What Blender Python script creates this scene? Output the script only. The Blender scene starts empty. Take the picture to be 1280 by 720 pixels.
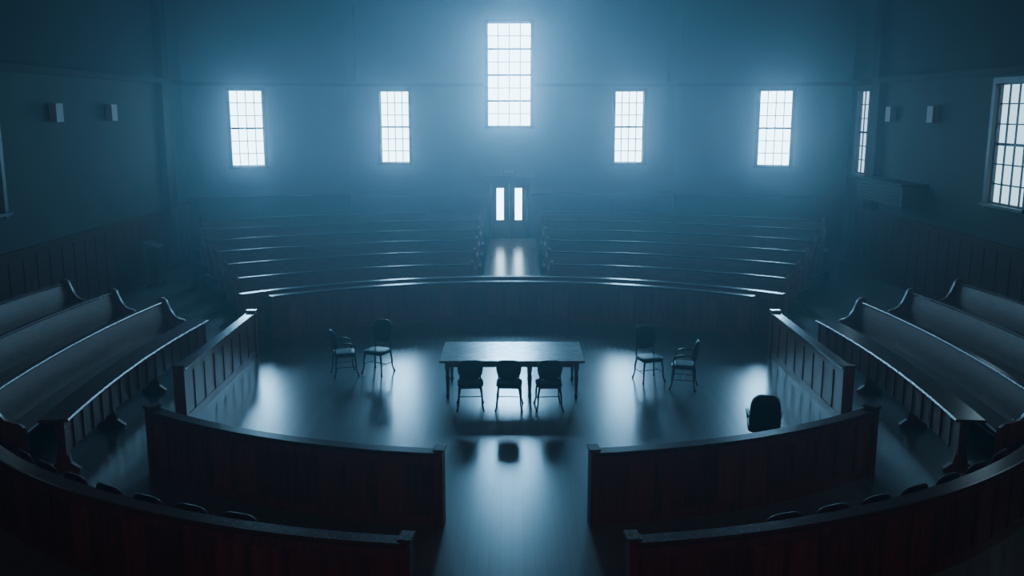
import bpy, math, random
from mathutils import Matrix, Vector
random.seed(4)
R_=math.radians

# ---------------- materials ----------------
def nodes(name):
    m=bpy.data.materials.new(name); m.use_nodes=True
    nt=m.node_tree; b=nt.nodes['Principled BSDF']
    return m,nt,b
def wood(name,c1,c2,rough=.35,scale=3.0,stretch=(6,6,.6),spec=.5):
    m,nt,b=nodes(name)
    tc=nt.nodes.new('ShaderNodeTexCoord'); mp=nt.nodes.new('ShaderNodeMapping')
    mp.inputs['Scale'].default_value=stretch
    nz=nt.nodes.new('ShaderNodeTexNoise'); nz.inputs['Scale'].default_value=scale
    nz.inputs['Detail'].default_value=6; nz.inputs['Distortion'].default_value=.6
    cr=nt.nodes.new('ShaderNodeValToRGB')
    cr.color_ramp.elements[0].position=.3; cr.color_ramp.elements[0].color=(*c1,1)
    cr.color_ramp.elements[1].position=.72; cr.color_ramp.elements[1].color=(*c2,1)
    mr=nt.nodes.new('ShaderNodeMapRange'); mr.inputs[3].default_value=rough-.06; mr.inputs[4].default_value=rough+.08
    l=nt.links
    l.new(tc.outputs['Object'],mp.inputs[0]); l.new(mp.outputs[0],nz.inputs['Vector'])
    l.new(nz.outputs['Fac'],cr.inputs[0]); l.new(cr.outputs[0],b.inputs['Base Color'])
    l.new(nz.outputs['Fac'],mr.inputs[0]); l.new(mr.outputs[0],b.inputs['Roughness'])
    b.inputs['Specular IOR Level'].default_value=spec
    return m
def paint(name,c,rough=.7,var=.12,scale=1.2,metal=0,spec=.3):
    m,nt,b=nodes(name)
    tc=nt.nodes.new('ShaderNodeTexCoord')
    nz=nt.nodes.new('ShaderNodeTexNoise'); nz.inputs['Scale'].default_value=scale; nz.inputs['Detail'].default_value=5
    cr=nt.nodes.new('ShaderNodeValToRGB')
    cr.color_ramp.elements[0].position=.3; cr.color_ramp.elements[0].color=(*[x*(1-var) for x in c],1)
    cr.color_ramp.elements[1].position=.7; cr.color_ramp.elements[1].color=(*[min(1,x*(1+var)) for x in c],1)
    l=nt.links
    l.new(tc.outputs['Object'],nz.inputs['Vector']); l.new(nz.outputs['Fac'],cr.inputs[0]); l.new(cr.outputs[0],b.inputs['Base Color'])
    b.inputs['Roughness'].default_value=rough; b.inputs['Metallic'].default_value=metal
    b.inputs['Specular IOR Level'].default_value=spec
    return m
def emit(name,c,s):
    m,nt,b=nodes(name)
    b.inputs['Base Color'].default_value=(.5,.5,.5,1)
    b.inputs['Emission Color'].default_value=(*c,1); b.inputs['Emission Strength'].default_value=s
    return m
MW=[wood('mahogany_a',(.13,.026,.013),(.24,.058,.028)),
    wood('mahogany_b',(.17,.036,.018),(.30,.08,.04)),
    wood('mahogany_c',(.095,.020,.010),(.19,.044,.022))]
M_CAP=wood('polished_cap_wood',(.08,.025,.014),(.13,.045,.025),rough=.2,spec=.8)
M_PEW=wood('pew_wood',(.10,.038,.02),(.19,.08,.042),rough=.4,stretch=(1,1,5),spec=.3)
M_WAIN=wood('wainscot_wood',(.035,.011,.007),(.07,.022,.013),rough=.5,spec=.12)
M_TAB=wood('table_top_wood',(.14,.09,.07),(.20,.14,.11),rough=.22,stretch=(1,8,1),spec=.8)
M_TLEG=wood('table_leg_wood',(.05,.014,.010),(.10,.03,.02),rough=.3)
M_BLACK=paint('black_leather',(.007,.007,.009),rough=.38,spec=.35)
M_BMET=paint('black_lacquer',(.009,.008,.008),rough=.28,spec=.5)
M_OXB=paint('oxblood_leather',(.05,.008,.008),rough=.4,spec=.5)
M_WALL=paint('painted_plaster',(.13,.165,.165),rough=.8,var=.05,scale=.6,spec=.05)
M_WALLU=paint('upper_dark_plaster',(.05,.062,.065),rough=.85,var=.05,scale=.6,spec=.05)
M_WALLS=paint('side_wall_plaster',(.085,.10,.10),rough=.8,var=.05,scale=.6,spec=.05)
M_CEIL=paint('ceiling_plaster',(.03,.035,.035),rough=.85,var=.05)
M_TRIM=paint('dark_painted_trim',(.012,.014,.016),rough=.7,spec=.1)
M_FRAME=paint('window_frame_paint',(.05,.06,.065),rough=.5)
M_LIGHTBOX=paint('wall_speaker_cloth',(.40,.41,.38),rough=.7)
M_PLAT=paint('platform_carpet',(.03,.033,.036),rough=.8)
M_GLASSD=emit('door_glass',(.5,.78,1.0),12)
def pane_mat(name,s):
    m,nt,b=nodes(name); l=nt.links
    tr=nt.nodes.new('ShaderNodeBsdfTransparent'); tr.inputs[0].default_value=(.95,.97,.97,1)
    em=nt.nodes.new('ShaderNodeEmission'); em.inputs[0].default_value=(.46,.78,1.0,1); em.inputs[1].default_value=s
    ad=nt.nodes.new('ShaderNodeAddShader')
    l.new(tr.outputs[0],ad.inputs[0]); l.new(em.outputs[0],ad.inputs[1])
    l.new(ad.outputs[0],nt.nodes['Material Output'].inputs['Surface']); nt.nodes.remove(b)
    return m
M_PANE=pane_mat('frosted_sunlit_glass',5.5)
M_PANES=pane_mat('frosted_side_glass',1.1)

def floor_mat():
    m,nt,b=nodes('polished_floor')
    tc=nt.nodes.new('ShaderNodeTexCoord')
    mp=nt.nodes.new('ShaderNodeMapping'); mp.inputs['Rotation'].default_value=(0,0,R_(90))
    br=nt.nodes.new('ShaderNodeTexBrick'); br.inputs['Scale'].default_value=1
    br.inputs['Brick Width'].default_value=2.6; br.inputs['Row Height'].default_value=.14
    br.inputs['Mortar Size'].default_value=.003
    br.inputs['Color1'].default_value=(.135,.155,.155,1); br.inputs['Color2'].default_value=(.155,.175,.175,1)
    br.inputs['Mortar'].default_value=(.11,.13,.13,1)
    l=nt.links
    l.new(tc.outputs['Object'],mp.inputs[0]); l.new(mp.outputs[0],br.inputs['Vector']); l.new(br.outputs['Color'],b.inputs['Base Color'])
    b.inputs['Roughness'].default_value=.22
    b.inputs['Specular IOR Level'].default_value=.85
    return m
M_FLOOR=floor_mat()

# ---------------- mesh builder ----------------
class MB:
    def __init__(s): s.v=[];s.f=[];s.m=[];s.mats=[]
    def mi(s,mat):
        if mat not in s.mats: s.mats.append(mat)
        return s.mats.index(mat)
    def add(s,vs,fs,mat,M=None):
        o=len(s.v)
        for p in vs:
            p=Vector(p)
            if M is not None: p=M@p
            s.v.append(p)
        k=s.mi(mat)
        for f in fs: s.f.append([i+o for i in f]); s.m.append(k)
    def box(s,x0,x1,y0,y1,z0,z1,mat,M=None):
        vs=[(x0,y0,z0),(x1,y0,z0),(x1,y1,z0),(x0,y1,z0),(x0,y0,z1),(x1,y0,z1),(x1,y1,z1),(x0,y1,z1)]
        s.add(vs,[(0,3,2,1),(4,5,6,7),(0,1,5,4),(1,2,6,5),(2,3,7,6),(3,0,4,7)],mat,M)
    def sweep(s,path,prof,mat):
        n=len(prof); vs=[]
        for (x,y,nx,ny) in path:
            for (o,z) in prof: vs.append((x+nx*o,y+ny*o,z))
        fs=[]
        for i in range(len(path)-1):
            for j in range(n):
                a=i*n+j;b=i*n+(j+1)%n
                fs.append((a,b,b+n,a+n))
        fs.append(tuple(reversed(range(n)))); fs.append(tuple((len(path)-1)*n+j for j in range(n)))
        s.add(vs,fs,mat)
    def slab(s,pt,outline,half,mat,z=0):
        x,y,nx,ny=pt; tx,ty=-ny,nx
        n=len(outline); vs=[]
        for h in (-half,half):
            for (o,zz) in outline: vs.append((x+nx*o+tx*h,y+ny*o+ty*h,zz+z))
        fs=[tuple(range(n)),tuple(reversed(range(n,2*n)))]
        for j in range(n):
            k=(j+1)%n; fs.append((j,j+n,k+n,k))
        s.add(vs,fs,mat)
    def tube(s,pts,rs,mat,M=None,n=10):
        pts=[Vector(p) for p in pts]
        if not isinstance(rs,(list,tuple)): rs=[rs]*len(pts)
        vs=[]
        for i,p in enumerate(pts):
            d=(pts[min(i+1,len(pts)-1)]-pts[max(i-1,0)]).normalized()
            up=Vector((0,0,1)) if abs(d.z)<.9 else Vector((0,1,0))
            a=d.cross(up).normalized(); b=d.cross(a).normalized()
            for k in range(n):
                t=2*math.pi*k/n
                vs.append(p+(a*math.cos(t)+b*math.sin(t))*rs[i])
        fs=[]
        for i in range(len(pts)-1):
            for k in range(n):
                a=i*n+k;b=i*n+(k+1)%n; fs.append((a,b,b+n,a+n))
        fs.append(tuple(reversed(range(n)))); fs.append(tuple((len(pts)-1)*n+k for k in range(n)))
        s.add(vs,fs,mat,M)
    def pad(s,c,r,mat,e=.35,bend=None,M=None,nu=28,nv=14):
        def sp(a,ex): return math.copysign(abs(a)**ex,a)
        vs=[];c=Vector(c)
        for j in range(nv+1):
            ph=-math.pi/2+math.pi*j/nv
            for i in range(nu):
                th=2*math.pi*i/nu
                p=Vector((r[0]*sp(math.cos(ph),e)*sp(math.cos(th),e),r[1]*sp(math.cos(ph),e)*sp(math.sin(th),e),r[2]*sp(math.sin(ph),e)))
                if bend: p=bend(p)
                vs.append(c+p)
        fs=[]
        for j in range(nv):
            for i in range(nu):
                a=j*nu+i;b=j*nu+(i+1)%nu; fs.append((a,b,b+nu,a+nu))
        s.add(vs,fs,mat,M)
    def mesh(s,name,ang=32):
        me=bpy.data.meshes.new(name); me.from_pydata([tuple(v) for v in s.v],[],s.f)
        for m in s.mats: me.materials.append(m)
        for p,k in zip(me.polygons,s.m): p.material_index=k; p.use_smooth=True
        import bmesh
        bm=bmesh.new(); bm.from_mesh(me); bmesh.ops.recalc_face_normals(bm,faces=bm.faces); bm.to_mesh(me); bm.free()
        me.set_sharp_from_angle(angle=R_(ang))
        return me
    def obj(s,name,loc=None):
        o=bpy.data.objects.new(name,s.mesh(name)); bpy.context.collection.objects.link(o)
        if loc: o.location=loc
        return o
def inst(me,name,loc,rz):
    o=bpy.data.objects.new(name,me); bpy.context.collection.objects.link(o)
    o.location=loc; o.rotation_euler=(0,0,rz); return o
def arc(cx,cy,R,a0,a1,n=None,face=1):
    if n is None: n=max(4,int(abs(a1-a0)/1.2))
    out=[]
    for i in range(n+1):
        a=R_(a0+(a1-a0)*i/n); c,s=math.cos(a),math.sin(a)
        out.append((cx+R*c,cy+R*s,c*face,s*face))
    return out
def line(x0,y0,x1,y1,nx,ny,n=8):
    return [(x0+(x1-x0)*i/n,y0+(y1-y0)*i/n,nx,ny) for i in range(n+1)]
def plen(path): return sum(math.hypot(path[i+1][0]-path[i][0],path[i+1][1]-path[i][1]) for i in range(len(path)-1))
def at(path,d):
    acc=0
    for i in range(len(path)-1):
        a,b=path[i],path[i+1]; L=math.hypot(b[0]-a[0],b[1]-a[1])
        if acc+L>=d or i==len(path)-2:
            t=max(0,min(1,(d-acc)/L)); return tuple(a[k]+(b[k]-a[k])*t for k in range(4))
        acc+=L

# ---------------- room shell ----------------
ZC=10.6
BL=(-11.4,32.4); SL=(-6.0,34.2); SR=(6.0,34.2); BR=(11.8,32.6)
FL=(-11.4,-2.0); FR=(11.8,-2.0)
def frame(p0,p1):
    d=Vector((p1[0]-p0[0],p1[1]-p0[1],0)); L=d.length; d.normalize()
    y=Vector((-d.y,d.x,0))
    M=Matrix(((d.x,y.x,0,p0[0]),(d.y,y.y,0,p0[1]),(0,0,1,0),(0,0,0,1)))
    return M,L
def wall(name,p0,p1,holes,mat,z0=0):
    M,L=frame(p0,p1); mb=MB()
    S=sorted({0,L}|{h[0] for h in holes}|{h[1] for h in holes})
    Z=sorted({z0,6.2,ZC}|{h[2] for h in holes}|{h[3] for h in holes})
    for a,b in zip(S,S[1:]):
        for c,d in zip(Z,Z[1:]):
            if any(h[0]<=a+1e-6 and b<=h[1]+1e-6 and h[2]<=c+1e-6 and d<=h[3]+1e-6 for h in holes): continue
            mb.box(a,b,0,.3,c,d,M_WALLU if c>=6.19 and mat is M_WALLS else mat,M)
    return mb.obj(name),M,L
wn=[0]
def window(M,h,cols,rows,rad,casing=.09,spread=118,col=(.20,.56,.95),pane=None):
    wn[0]+=1
    s0,s1,z0,z1=h; mb=MB()
    mb.box(s0-casing,s0,-.035,.0,z0-casing,z1+casing,M_FRAME,M); mb.box(s1,s1+casing,-.035,.0,z0-casing,z1+casing,M_FRAME,M)
    mb.box(s0,s1,-.035,0,z1,z1+casing,M_FRAME,M); mb.box(s0-casing-.04,s1+casing+.04,-.12,.0,z0-.07,z0,M_FRAME,M)
    f=.035
    mb.box(s0,s0+f,.08,.16,z0,z1,M_FRAME,M); mb.box(s1-f,s1,.08,.16,z0,z1,M_FRAME,M)
    mb.box(s0+f,s1-f,.08,.16,z0,z0+f,M_FRAME,M); mb.box(s0+f,s1-f,.08,.16,z1-f,z1,M_FRAME,M)
    for i in range(1,cols):
        x=s0+(s1-s0)*i/cols; mb.box(x-.015,x+.015,.10,.14,z0+f,z1-f,M_FRAME,M)
    for j in range(1,rows):
        z=z0+(z1-z0)*j/rows; t=.034 if j in (rows//2,) or (rows>7 and j in (rows//4*1,rows*3//4)) else .015
        mb.box(s0+f,s1-f,.095,.145,z-t,z+t,M_FRAME,M)
    mb.box(s0+.003,s1-.003,.165,.175,z0+.003,z1-.003,pane or M_PANE,M)
    o=mb.obj('window_%d'%wn[0])
    W,H=s1-s0,z1-z0
    if rad<=0: return o
    ld=bpy.data.lights.new('window_daylight','AREA'); ld.shape='RECTANGLE'; ld.size=W; ld.size_y=H
    ld.energy=rad*math.pi*W*H; ld.color=col; ld.spread=R_(spread)
    lo=bpy.data.objects.new('window_daylight',ld); bpy.context.collection.objects.link(lo)
    c=M@Vector(((s0+s1)/2,.24,(z0+z1)/2))
    za=M.to_3x3()@Vector((0,1,0)); ya=Vector((0,0,1))
    xx=ya.cross(za)
    m3=Matrix((xx,ya,za)).transposed()
    lo.matrix_world=Matrix.Translation(c)@m3.to_4x4()
    return o

tn=[0]
def trim(mb):
    tn[0]+=1; return mb.obj('trim_%d'%tn[0])
def wainscot(M,s0,s1,z0,z1,skip=None,step=.62):
    mb=MB(); segs=[(s0,s1)] if not skip else [(s0,skip[0]),(skip[1],s1)]
    for a,b in segs:
        mb.box(a,b,-.035,0,z0,z1,M_WAIN,M)
        mb.box(a,b,-.10,0,z1,z1+.05,M_WAIN,M)
        mb.box(a,b,-.05,-.035,z1-.14,z1,M_WAIN,M)
        mb.box(a,b,-.055,-.035,z0,z0+.2,M_WAIN,M)
        n=max(1,round((b-a)/step))
        for i in range(n+1):
            x=a+(b-a)*i/n; mb.box(max(a,x-.04),min(b,x+.04),-.05,-.035,z0+.2,z1-.14,M_WAIN,M)
    return trim(mb)

WZ=(3.40,6.0)
def s_of(x,p0,p1):
    M,L=frame(p0,p1); return (x-p0[0])/(p1[0]-p0[0])*L
hc=[(s_of(-4.82,SL,SR),s_of(-3.76,SL,SR),*WZ),(s_of(-.90,SL,SR),s_of(.70,SL,SR),4.72,8.4),(s_of(3.76,SL,SR),s_of(4.82,SL,SR),*WZ),
    (s_of(-.901,SL,SR),s_of(.701,SL,SR),.0,2.845)]
RB=19
w,Mc,Lc=wall('wall_back',SL,SR,hc,M_WALL)
window(Mc,hc[0],4,6,RB); window(Mc,hc[1],4,8,RB*2.0); window(Mc,hc[2],4,6,RB)
hl=[(s_of(-9.93,BL,SL),s_of(-8.84,BL,SL),3.34,6.0)]
w,Ml,Ll=wall('wall_back_left',BL,SL,hl,M_WALL); window(Ml,hl[0],4,6,RB)
hr=[(s_of(8.82,SR,BR),s_of(9.92,SR,BR),3.34,6.0)]
w,Mr,Lr=wall('wall_back_right',SR,BR,hr,M_WALL); window(Mr,hr[0],4,6,RB)
sy=lambda y:32.6-y
hR=[(sy(32.0),sy(30.6),3.18,5.95),(sy(22.9),sy(21.2),3.02,5.92),(sy(13.5),sy(11.8),3.02,5.92)]
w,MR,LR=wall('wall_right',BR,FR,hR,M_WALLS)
for h in hR: window(MR,h,4,6,0,casing=.14,pane=M_PANES)
hL=[(20.6+2-1.7,20.6+2,3.02,5.92),(11.8+2,13.5+2,3.02,5.92)]
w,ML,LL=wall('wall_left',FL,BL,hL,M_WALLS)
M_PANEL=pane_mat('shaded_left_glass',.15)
for h in hL: window(ML,h,4,6,0,casing=.14,pane=M_PANEL)
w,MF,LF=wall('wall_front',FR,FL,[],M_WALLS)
DW=(s_of(-.90,SL,SR),s_of(.70,SL,SR))
wainscot(Mc,0,Lc,0,2.2,skip=DW); wainscot(Ml,0,Ll,0,2.2); wainscot(Mr,0,Lr,0,2.2)
wainscot(MR,0,LR,0,2.07); wainscot(ML,0,LL,0,2.07)
for M,L in ((Mc,None),(Ml,Ll),(Mr,Lr),(MR,LR),(ML,LL)):
    mb=MB()
    if L is None:
        for a,b in ((0,hc[1][0]-.1),(hc[1][1]+.1,Lc)): mb.box(a,b,-.05,0,6.14,6.26,M_WALLS,M)
    elif M is Ml or M is Mr: mb.box(0,L,-.05,0,6.14,6.26,M_WALLS,M)
    else: mb.box(0,L,-.09,0,6.14,6.32,M_TRIM,M)
    trim(mb)
for M,s in ((ML,30.4+2),(MR,sy(30.0))):
    mb=MB(); mb.box(s-.35,s+.35,-.22,0,2.12,6.14,M_TRIM,M); mb.box(s-.28,s+.28,-.25,0,6.32,ZC,M_TRIM,M)
    trim(mb)
for M,s in ((Mc,0.12),(Mc,Lc-.12)):
    mb=MB(); mb.box(s-.2,s+.2,-.10,0,6.3,ZC,M_WALLS,M); trim(mb)
mb=MB(); mb.box(-11.8,12.2,-2.4,34.7,-.2,0,M_FLOOR); mb.obj('floor')
mb=MB(); mb.box(-11.8,12.2,-2.4,34.7,ZC,ZC+.2,M_CEIL); mb.obj('ceiling')

# door (double leaf)
ZD=.60; YD=34.2; XD=-.1
mb=MB()
mb.box(XD-.80,XD-.68,YD-.06,YD+.2,.0,2.84,M_TRIM); mb.box(XD+.68,XD+.80,YD-.06,YD+.2,.0,2.84,M_TRIM)
mb.box(XD-.68,XD+.68,YD-.05,YD+.2,2.66,2.84,M_TRIM); mb.box(XD-.88,XD+.88,YD-.10,YD-.002,2.85,2.91,M_TRIM)
mb.box(XD-.68,XD+.68,YD-.06,YD+.2,.0,ZD+.01,M_TRIM)
for sgn in (-1,1):
    a,b=sorted((XD+sgn*.01,XD+sgn*.67)); c=(a+b)/2
    g0,g1=c-.13,c+.13
    mb.box(a,g0,YD+.06,YD+.11,ZD+.01,2.65,M_TLEG); mb.box(g1,b,YD+.06,YD+.11,ZD+.01,2.65,M_TLEG)
    mb.box(g0,g1,YD+.06,YD+.11,ZD+.01,1.28,M_TLEG); mb.box(g0,g1,YD+.06,YD+.11,2.46,2.65,M_TLEG)
    mb.box(g0,g1,YD+.08,YD+.09,1.28,2.46,M_GLASSD)
    mb.box(a+.08,b-.08,YD+.045,YD+.06,ZD+.12,1.12,M_TLEG)
    mb.box(c-sgn*.26-.012,c-sgn*.26+.012,YD+.02,YD+.04,1.35,1.75,M_BMET)
    for z in (1.37,1.73): mb.box(c-sgn*.26-.012,c-sgn*.26+.012,YD+.02,YD+.06,z-.012,z+.012,M_BMET)
mb.obj('door_1')
mb=MB(); mb.box(XD-.2,XD+.2,YD-.06,YD-.001,3.0,3.16,paint('exit_sign_face',(.2,.25,.22))); mb.box(XD-.22,XD+.22,YD-.04,YD-.001,2.98,3.18,M_TRIM); mb.obj('exit_sign')

# ---------------- raised seating floor ----------------
CX,CY=0,13.75
def ang(xv,R): return math.degrees(math.asin(xv/R))
rows=[(11.1+1.5*k,.06+.135*k) for k in range(6)]
mb=MB()
mb.add([(-.88,23.9,0.004),(.88,23.9,.004),(.88,34.12,ZD),(-.88,34.12,ZD),(-.88,34.12,0.001),(.88,34.12,.001)],[(0,1,2,3),(0,3,4),(1,5,2),(3,2,5,4),(0,4,5,1)],M_FLOOR)
mb.obj('aisle_ramp')
def pew_end_outline():
    return [(-.06,0),(-.06,.40),(-.03,.54),(.05,.61),(.15,.63),(.25,.68),(.34,.81),(.40,.95),(.43,1.04),(.48,1.09),(.55,1.11),(.62,1.08),(.65,1.01),(.62,.94),(.59,.88),(.56,.7),(.53,.4),(.53,0)]
def pew(path,z0,name='church_pew',sup=1.6):
    mb=MB(); Z=lambda pr:[(o,z+z0) for o,z in pr]
    mb.sweep(path,Z([(-.03,.405),(-.035,.43),(-.02,.45),(.20,.435),(.40,.43),(.40,.39)]),M_PEW)
    mb.sweep(path,Z([(.38,.39),(.43,.39),(.47,.60),(.53,.82),(.575,.985),(.53,.99),(.485,.84),(.425,.62)]),M_PEW)
    mb.sweep(path,Z([(.395,.02),(.425,.02),(.425,.39),(.395,.39)]),M_PEW)
    mb.sweep(path,Z([(.49,.985),(.485,1.005),(.50,1.025),(.60,1.025),(.615,1.005),(.605,.985)]),M_CAP)
    L=plen(path); n=max(1,round(L/sup))
    for i in range(1,n):
        mb.slab(at(path,L*i/n),[(.0,0),(.03,.40),(.39,.39),(.39,0)],.02,M_PEW,z0)
    for d in (0.0,L):
        mb.slab(at(path,d),pew_end_outline(),.035,MW[0],z0)
    return mb.obj(name)
for sgn in (-1,1):
    for k,(R,z) in enumerate(rows):
        xm=min(6.7+.68*k,9.9)
        def pa(Rr,x0,x1):
            a0,a1=ang(x0,Rr),ang(x1,Rr)
            return arc(CX,CY,Rr,90-sgn*a0,90-sgn*a1)
        mb=MB(); last=(k==5)
        p=pa(R,1.0,xm+.1)
        e=1.3 if last else .70
        mb.sweep(p,[(-.80,.001),(-.80,z),(e,z),(e,.001)],M_PLAT)
        mb.obj('seating_platform')
        pew(pa(R,1.06,xm),z+.001)

# ---------------- balustrade rails ----------------
def rail(path,h=1.0,name='paneled_wood_railing',posts=(True,True),step=.42,t=.05,mats=MW):
    mb=MB(); L=plen(path)
    n=max(1,round(L/step))
    for i in range(n):
        sub=[at(path,L*(i+j/4)/n) for j in range(5)]
        mb.sweep(sub,[(-t,.0),(-t,h-.05),(t,h-.05),(t,0)],random.choice(mats))
    for sd in (-1,1):
        o0,o1=(t,t+.016) if sd>0 else (-t-.016,-t)
        mb.sweep(path,[(o0,0),(o0,.14),(o1,.14),(o1,0)],mats[0])
        mb.sweep(path,[(o0,h-.17),(o0,h-.05),(o1,h-.05),(o1,h-.17)],mats[0])
        for i in range(n+1):
            x=at(path,min(max(L*i/n,.03),L-.03)); mb.slab(x,[(o0,.14),(o0,h-.17),(o1,h-.17),(o1,.14)],.032,mats[2])
    mb.sweep(path,[(-t-.035,h-.05),(-t-.055,h-.035),(-t-.055,h-.01),(-t-.04,h),(t+.04,h),(t+.055,h-.01),(t+.055,h-.035),(t+.035,h-.05)],M_CAP)
    for flag,d in zip(posts,(0,L)):
        if flag:
            p=at(path,d); q=t+.045
            mb.slab(p,[(-q,0),(-q,h+.02),(q,h+.02),(q,0)],.05,mats[0])
            mb.slab(p,[(-q-.02,h+.02),(-q-.01,h+.05),(q+.01,h+.05),(q+.02,h+.02)],.07,M_CAP)
    return mb.obj(name)
rail(arc(0,19.74,8.67,270+6.9,270+37.2)); rail(arc(0,19.74,8.67,270-6.1,270-37.2))
rail(arc(0,18.3,9.72,270+7.2,270+52)); rail(arc(0,18.3,9.72,270-6.3,270-52))
rail(line(5.68,15.0,5.68,19.4,1,0,16),step=.55); rail(line(-5.62,15.0,-5.62,19.4,-1,0,16),step=.55)
a=ang(5.68,9.35); rail(arc(CX,CY,9.35,90-a,90+a,40),posts=(False,False))
a=ang(6.4,9.85); rail(arc(CX,CY,9.85,90-a,90+a,44),h=1.04,step=.6,posts=(False,False))

# ---------------- side pews and desks ----------------
for sgn in (-1,1):
    RR=30
    def vp(xmid,y0,y1,ymid=16.8):
        cx=xmid-RR
        a0=math.degrees(math.asin((y0-ymid)/RR)); a1=math.degrees(math.asin((y1-ymid)/RR))
        p=arc(cx,ymid,RR,a0,a1,24)
        return [(sgn*x,y,sgn*nx,ny) for x,y,nx,ny in p]
    p=vp(6.80,12.6,19.1,16.2); L=plen(p)
    mb=MB()
    mb.sweep(p,[(-.20,.86),(-.215,.88),(-.20,.905),(.20,.905),(.215,.88),(.20,.86)],M_CAP)
    mb.sweep(p,[(-.12,.35),(-.12,.86),(-.09,.86),(-.09,.35)],MW[2])
    n=16
    for i in range(n+1): mb.slab(at(p,max(.03,min(L-.03,L*i/n))),[(-.14,.35),(-.14,.86),(-.12,.86),(-.12,.35)],.025,MW[0])
    for i in range(4):
        mb.slab(at(p,.3+(L-.6)*i/3),[(-.22,0),(-.22,.05),(-.10,.14),(-.05,.4),(-.09,.86),(.12,.86),(.06,.4),(.12,.14),(.24,.05),(.24,0)],.04,MW[0])
    mb.obj('curved_wooden_desk')
    for j,(xb,z,y0,y1) in enumerate(((7.62,0,13.3,20.4),(8.85,.18,12.9,20.6),(10.05,.36,12.6,20.8))):
        if z>0:
            mb=MB(); mb.sweep(vp(xb,y0-.1,y1+.1),[(-.5,.001),(-.5,z),(.72,z),(.72,.001)],M_PLAT); mb.obj('seating_platform')
        pew(vp(xb,y0,y1),z+(.001 if z else 0),sup=2.0)

# ---------------- chairs ----------------
def chair_mesh(name,arms=False,top=.93,padr=.17,leather=M_BLACK):
    mb=MB()
    mb.pad((0,.01,.455),(.235,.225,.04),leather,e=.45)
    mb.tube([(-.2,-.19,.42),(.2,-.19,.42)],.014,M_BMET); mb.tube([(-.2,.19,.42),(.2,.19,.42)],.014,M_BMET)
    for sx in (-1,1): mb.tube([(sx*.19,-.19,.42),(sx*.19,.19,.42)],.014,M_BMET)
    zb=top-padr
    lean=lambda z:-.19-.22*max(0,z-.42)**1.0*.6
    mb.pad((0,lean(zb)+.0,zb),(.225,.032,padr),leather,e=.6,bend=lambda p:Vector((p.x*(1-.12*(p.z<0)*abs(p.z)/padr),p.y+1.1*p.x*p.x-.13*p.z,p.z)))
    for sx in (-1,1):
        mb.tube([(sx*.19,-.19,.40),(sx*.185,lean(.55),.55),(sx*.17,lean(.7)+.01,zb)],.014,M_BMET)
        for sy2 in (-1,1):
            mb.tube([(sx*.18,sy2*.18,.43),(sx*.205,sy2*.20,.28),(sx*.21,sy2*.205,.12),(sx*.235,sy2*.24,.018)],[.02,.017,.014,.016],M_BMET)
            mb.tube([(sx*.235,sy2*.24,.0),(sx*.235,sy2*.24,.03)],[.02,.02],M_BMET)
        mb.tube([(sx*.207,-.20,.2),(sx*.207,.20,.2)],.009,M_BMET)
        if arms:
            mb.tube([(sx*.19,lean(.68),.68),(sx*.26,-.1,.70),(sx*.275,.06,.69),(sx*.265,.16,.655),(sx*.235,.19,.56),(sx*.21,.18,.44)],[.017,.022,.024,.02,.016,.016],M_BMET)
    mb.tube([(-.207,0,.2),(.207,0,.2)],.009,M_BMET)
    return mb.mesh(name)
m_side=chair_mesh('office_chair',top=.95,padr=.19); m_arm=chair_mesh('armchair',arms=True,top=.95,padr=.2); m_tall=chair_mesh('side_chair',top=1.06,padr=.23)
for x,r in ((-.75,3),(-.05,-2),(.66,4)): inst(m_side,'office_chair',(x,15.92,0),R_(r))
inst(m_arm,'armchair',(-3.40,18.05,0),R_(-70)); inst(m_tall,'side_chair',(-2.74,18.2,0),R_(155))
inst(m_tall,'side_chair',(2.72,17.65,0),R_(-162)); inst(m_arm,'armchair',(3.32,17.15,0),R_(75))
mb=MB()
mb.pad((0,-.22,.72),(.235,.09,.32),M_BLACK,e=.6,bend=lambda p:Vector((p.x*(1-.25*p.z),p.y+.7*p.x*p.x-.12*p.z,p.z)))
mb.pad((0,.03,.47),(.25,.27,.07),M_BLACK,e=.4)
mb.tube([(-.22,-.16,.66),(-.25,.0,.68),(-.25,.2,.65),(-.22,.22,.47)],.025,M_OXB); mb.tube([(.22,-.16,.66),(.25,.0,.68),(.25,.2,.65),(.22,.22,.47)],.025,M_OXB)
mb.tube([(0,0,.42),(0,0,.12)],.03,M_BMET)
for i in range(5):
    t=2*math.pi*i/5+.3; mb.tube([(0,0,.13),(.18*math.cos(t),.18*math.sin(t),.10),(.3*math.cos(t),.3*math.sin(t),.07)],[.03,.022,.018],M_BMET)
    mb.pad((.3*math.cos(t),.3*math.sin(t),.03),(.03,.018,.03),M_BMET,e=1,nu=12,nv=8)
o=mb.obj('upholstered_swivel_chair',(3.90,13.6,0)); o.rotation_euler=(0,0,R_(-12))

mb=MB()
mb.pad((0,-.2,.79),(.24,.035,.23),M_OXB,e=.6,bend=lambda p:Vector((p.x,p.y+.5*p.x*p.x-.06*p.z,p.z)))
mb.pad((0,.03,.44),(.24,.21,.05),M_OXB,e=.4)
for sx in (-1,1):
    mb.box(sx*.27-.02,sx*.27+.02,-.18,.16,0,.62,M_BMET); mb.pad((sx*.27,0,.64),(.03,.2,.02),MW[0],e=.5,nu=14,nv=8)
m_aud=mb.mesh('auditorium_chair')
for sgn in (-1,1):
    for i in range(7):
        a=270+sgn*(18+3.8*i); r=9.32
        inst(m_aud,'auditorium_chair',(r*math.cos(R_(a)),18.3+r*math.sin(R_(a)),0),R_(a+90))

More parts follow.
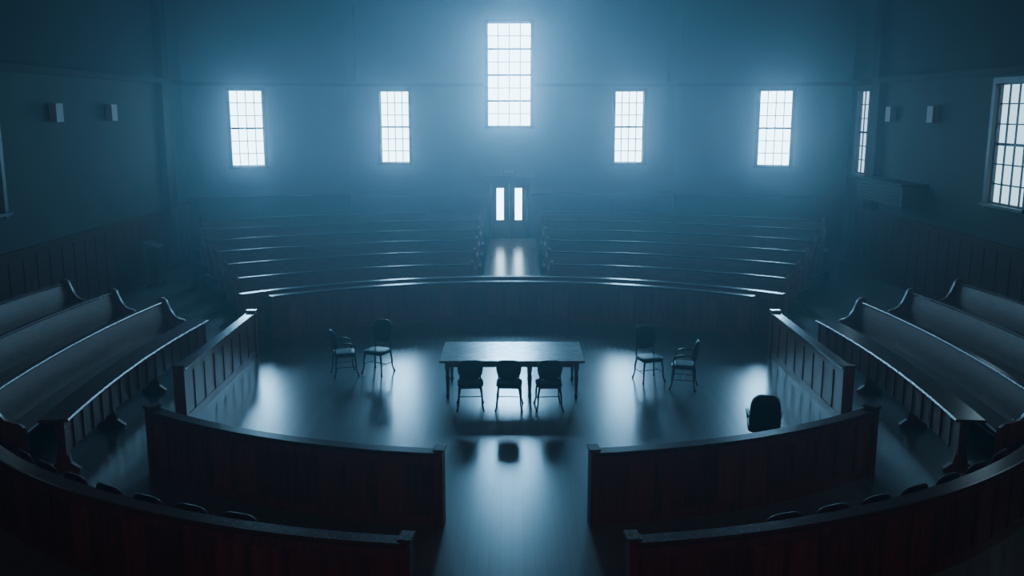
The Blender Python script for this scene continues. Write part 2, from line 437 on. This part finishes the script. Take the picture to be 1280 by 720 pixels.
# ---------------- table ----------------
mb=MB()
x0,x1,y0,y1=-1.33,1.33,16.28,17.72
def rr(x0,x1,y0,y1,z0,z1,b,mat):
    vs=[]
    for (dz,ins) in ((z0,b),(z0+b,0),(z1-b,0),(z1,b)):
        vs+=[(x0+ins,y0+ins,dz),(x1-ins,y0+ins,dz),(x1-ins,y1-ins,dz),(x0+ins,y1-ins,dz)]
    fs=[(3,2,1,0),(12,13,14,15)]
    for k in range(3):
        for j in range(4):
            a=k*4+j;b2=k*4+(j+1)%4; fs.append((a,b2,b2+4,a+4))
    mb.add(vs,fs,mat)
rr(x0,x1,y0,y1,.72,.765,.008,M_TAB)
mb.box(x0+.1,x1-.1,y0+.1,y0+.13,.62,.72,M_TLEG); mb.box(x0+.1,x1-.1,y1-.13,y1-.1,.62,.72,M_TLEG)
mb.box(x0+.1,x0+.13,y0+.1,y1-.1,.62,.72,M_TLEG); mb.box(x1-.13,x1-.1,y0+.1,y1-.1,.62,.72,M_TLEG)
for x in (x0+.14,.33,x1-.14):
    for y in (y0+.14,y1-.14):
        mb.box(x-.045,x+.045,y-.045,y+.045,.58,.72,M_TLEG)
        mb.tube([(x,y,.58),(x,y,.55),(x,y,.50),(x,y,.42),(x,y,.2),(x,y,.10),(x,y,.08),(x,y,.03),(x,y,0)],[.035,.045,.03,.042,.03,.024,.036,.03,.025],M_TLEG,n=14)
mb.obj('conference_table')

# ---------------- wall fixtures ----------------
for y in (23.2,26.4):
    mb=MB(); mb.box(-11.38,-11.2,y-.18,y+.18,5.0,5.45,M_LIGHTBOX); mb.box(-11.4,-11.38,y-.1,y+.1,5.08,5.38,M_TRIM); mb.obj('wall_speaker')
for y in (26.0,28.9):
    mb=MB(); mb.box(11.6,11.78,y-.18,y+.18,4.95,5.4,M_LIGHTBOX); mb.box(11.78,11.8,y-.1,y+.1,5.03,5.33,M_TRIM); mb.obj('wall_speaker')
mb=MB(); mb.box(11.1,11.8,26.2,29.6,2.55,3.15,M_WALLS); mb.box(11.02,11.8,26.1,29.7,3.15,3.22,M_TRIM)
for i in range(5): mb.box(11.085,11.1,26.4,29.4,2.65+.09*i,2.69+.09*i,M_TRIM)
mb.obj('wall_air_conditioner')
mb=MB(); mb.box(-11.15,-10.75,27.6,28.1,0,.08,M_WAIN); mb.box(-11.08,-10.82,27.7,28.0,.08,1.15,M_WAIN)
mb.add([(-11.2,27.55,1.28),(-10.7,27.55,1.15),(-10.7,28.15,1.15),(-11.2,28.15,1.28),(-11.2,27.55,1.36),(-10.7,27.55,1.2),(-10.7,28.15,1.2),(-11.2,28.15,1.36)],[(0,3,2,1),(4,5,6,7),(0,1,5,4),(1,2,6,5),(2,3,7,6),(3,0,4,7)],M_WAIN)
mb.obj('lectern')

# added out-of-view fill lights, shaped as pendants, to warm the near wood
M_FILLBULB=emit('added_fill_bulb',(1,.62,.36),3)
for x in (-5.5,5.5):
    mb=MB(); mb.tube([(x,1.0,ZC),(x,1.0,8.6)],.012,M_BMET); mb.tube([(x,1.0,8.62),(x,1.0,8.55),(x,1.0,8.35),(x,1.0,8.22)],[.04,.12,.28,.34],M_BMET,n=24)
    mb.pad((x,1.0,8.12),(.10,.10,.10),M_FILLBULB,e=1)
    mb.obj('added_fill_lamp')
    ld=bpy.data.lights.new('added_fill_light','POINT'); ld.energy=125; ld.color=(1,.44,.26); ld.shadow_soft_size=.15
    lo=bpy.data.objects.new('added_fill_light',ld); lo.location=(x,1.0,7.85); bpy.context.collection.objects.link(lo)

# world + haze (room air carries dust haze)
w=bpy.data.worlds.new('World'); bpy.context.scene.world=w; w.use_nodes=True; nt=w.node_tree
nt.nodes['Background'].inputs[0].default_value=(.02,.04,.06,1)
vs=nt.nodes.new('ShaderNodeVolumeScatter')
vs.inputs['Color'].default_value=(.7,.88,1,1); vs.inputs['Density'].default_value=.0062; vs.inputs['Anisotropy'].default_value=.8
nt.links.new(vs.outputs[0],nt.nodes['World Output'].inputs['Volume'])

cd=bpy.data.cameras.new('Camera'); cam=bpy.data.objects.new('Camera',cd); bpy.context.collection.objects.link(cam)
cam.location=(0,0,5.24); cam.rotation_euler=(R_(90-10.83),0,0); cd.lens=32.34; cd.sensor_width=36; cd.clip_end=200
bpy.context.scene.camera=cam
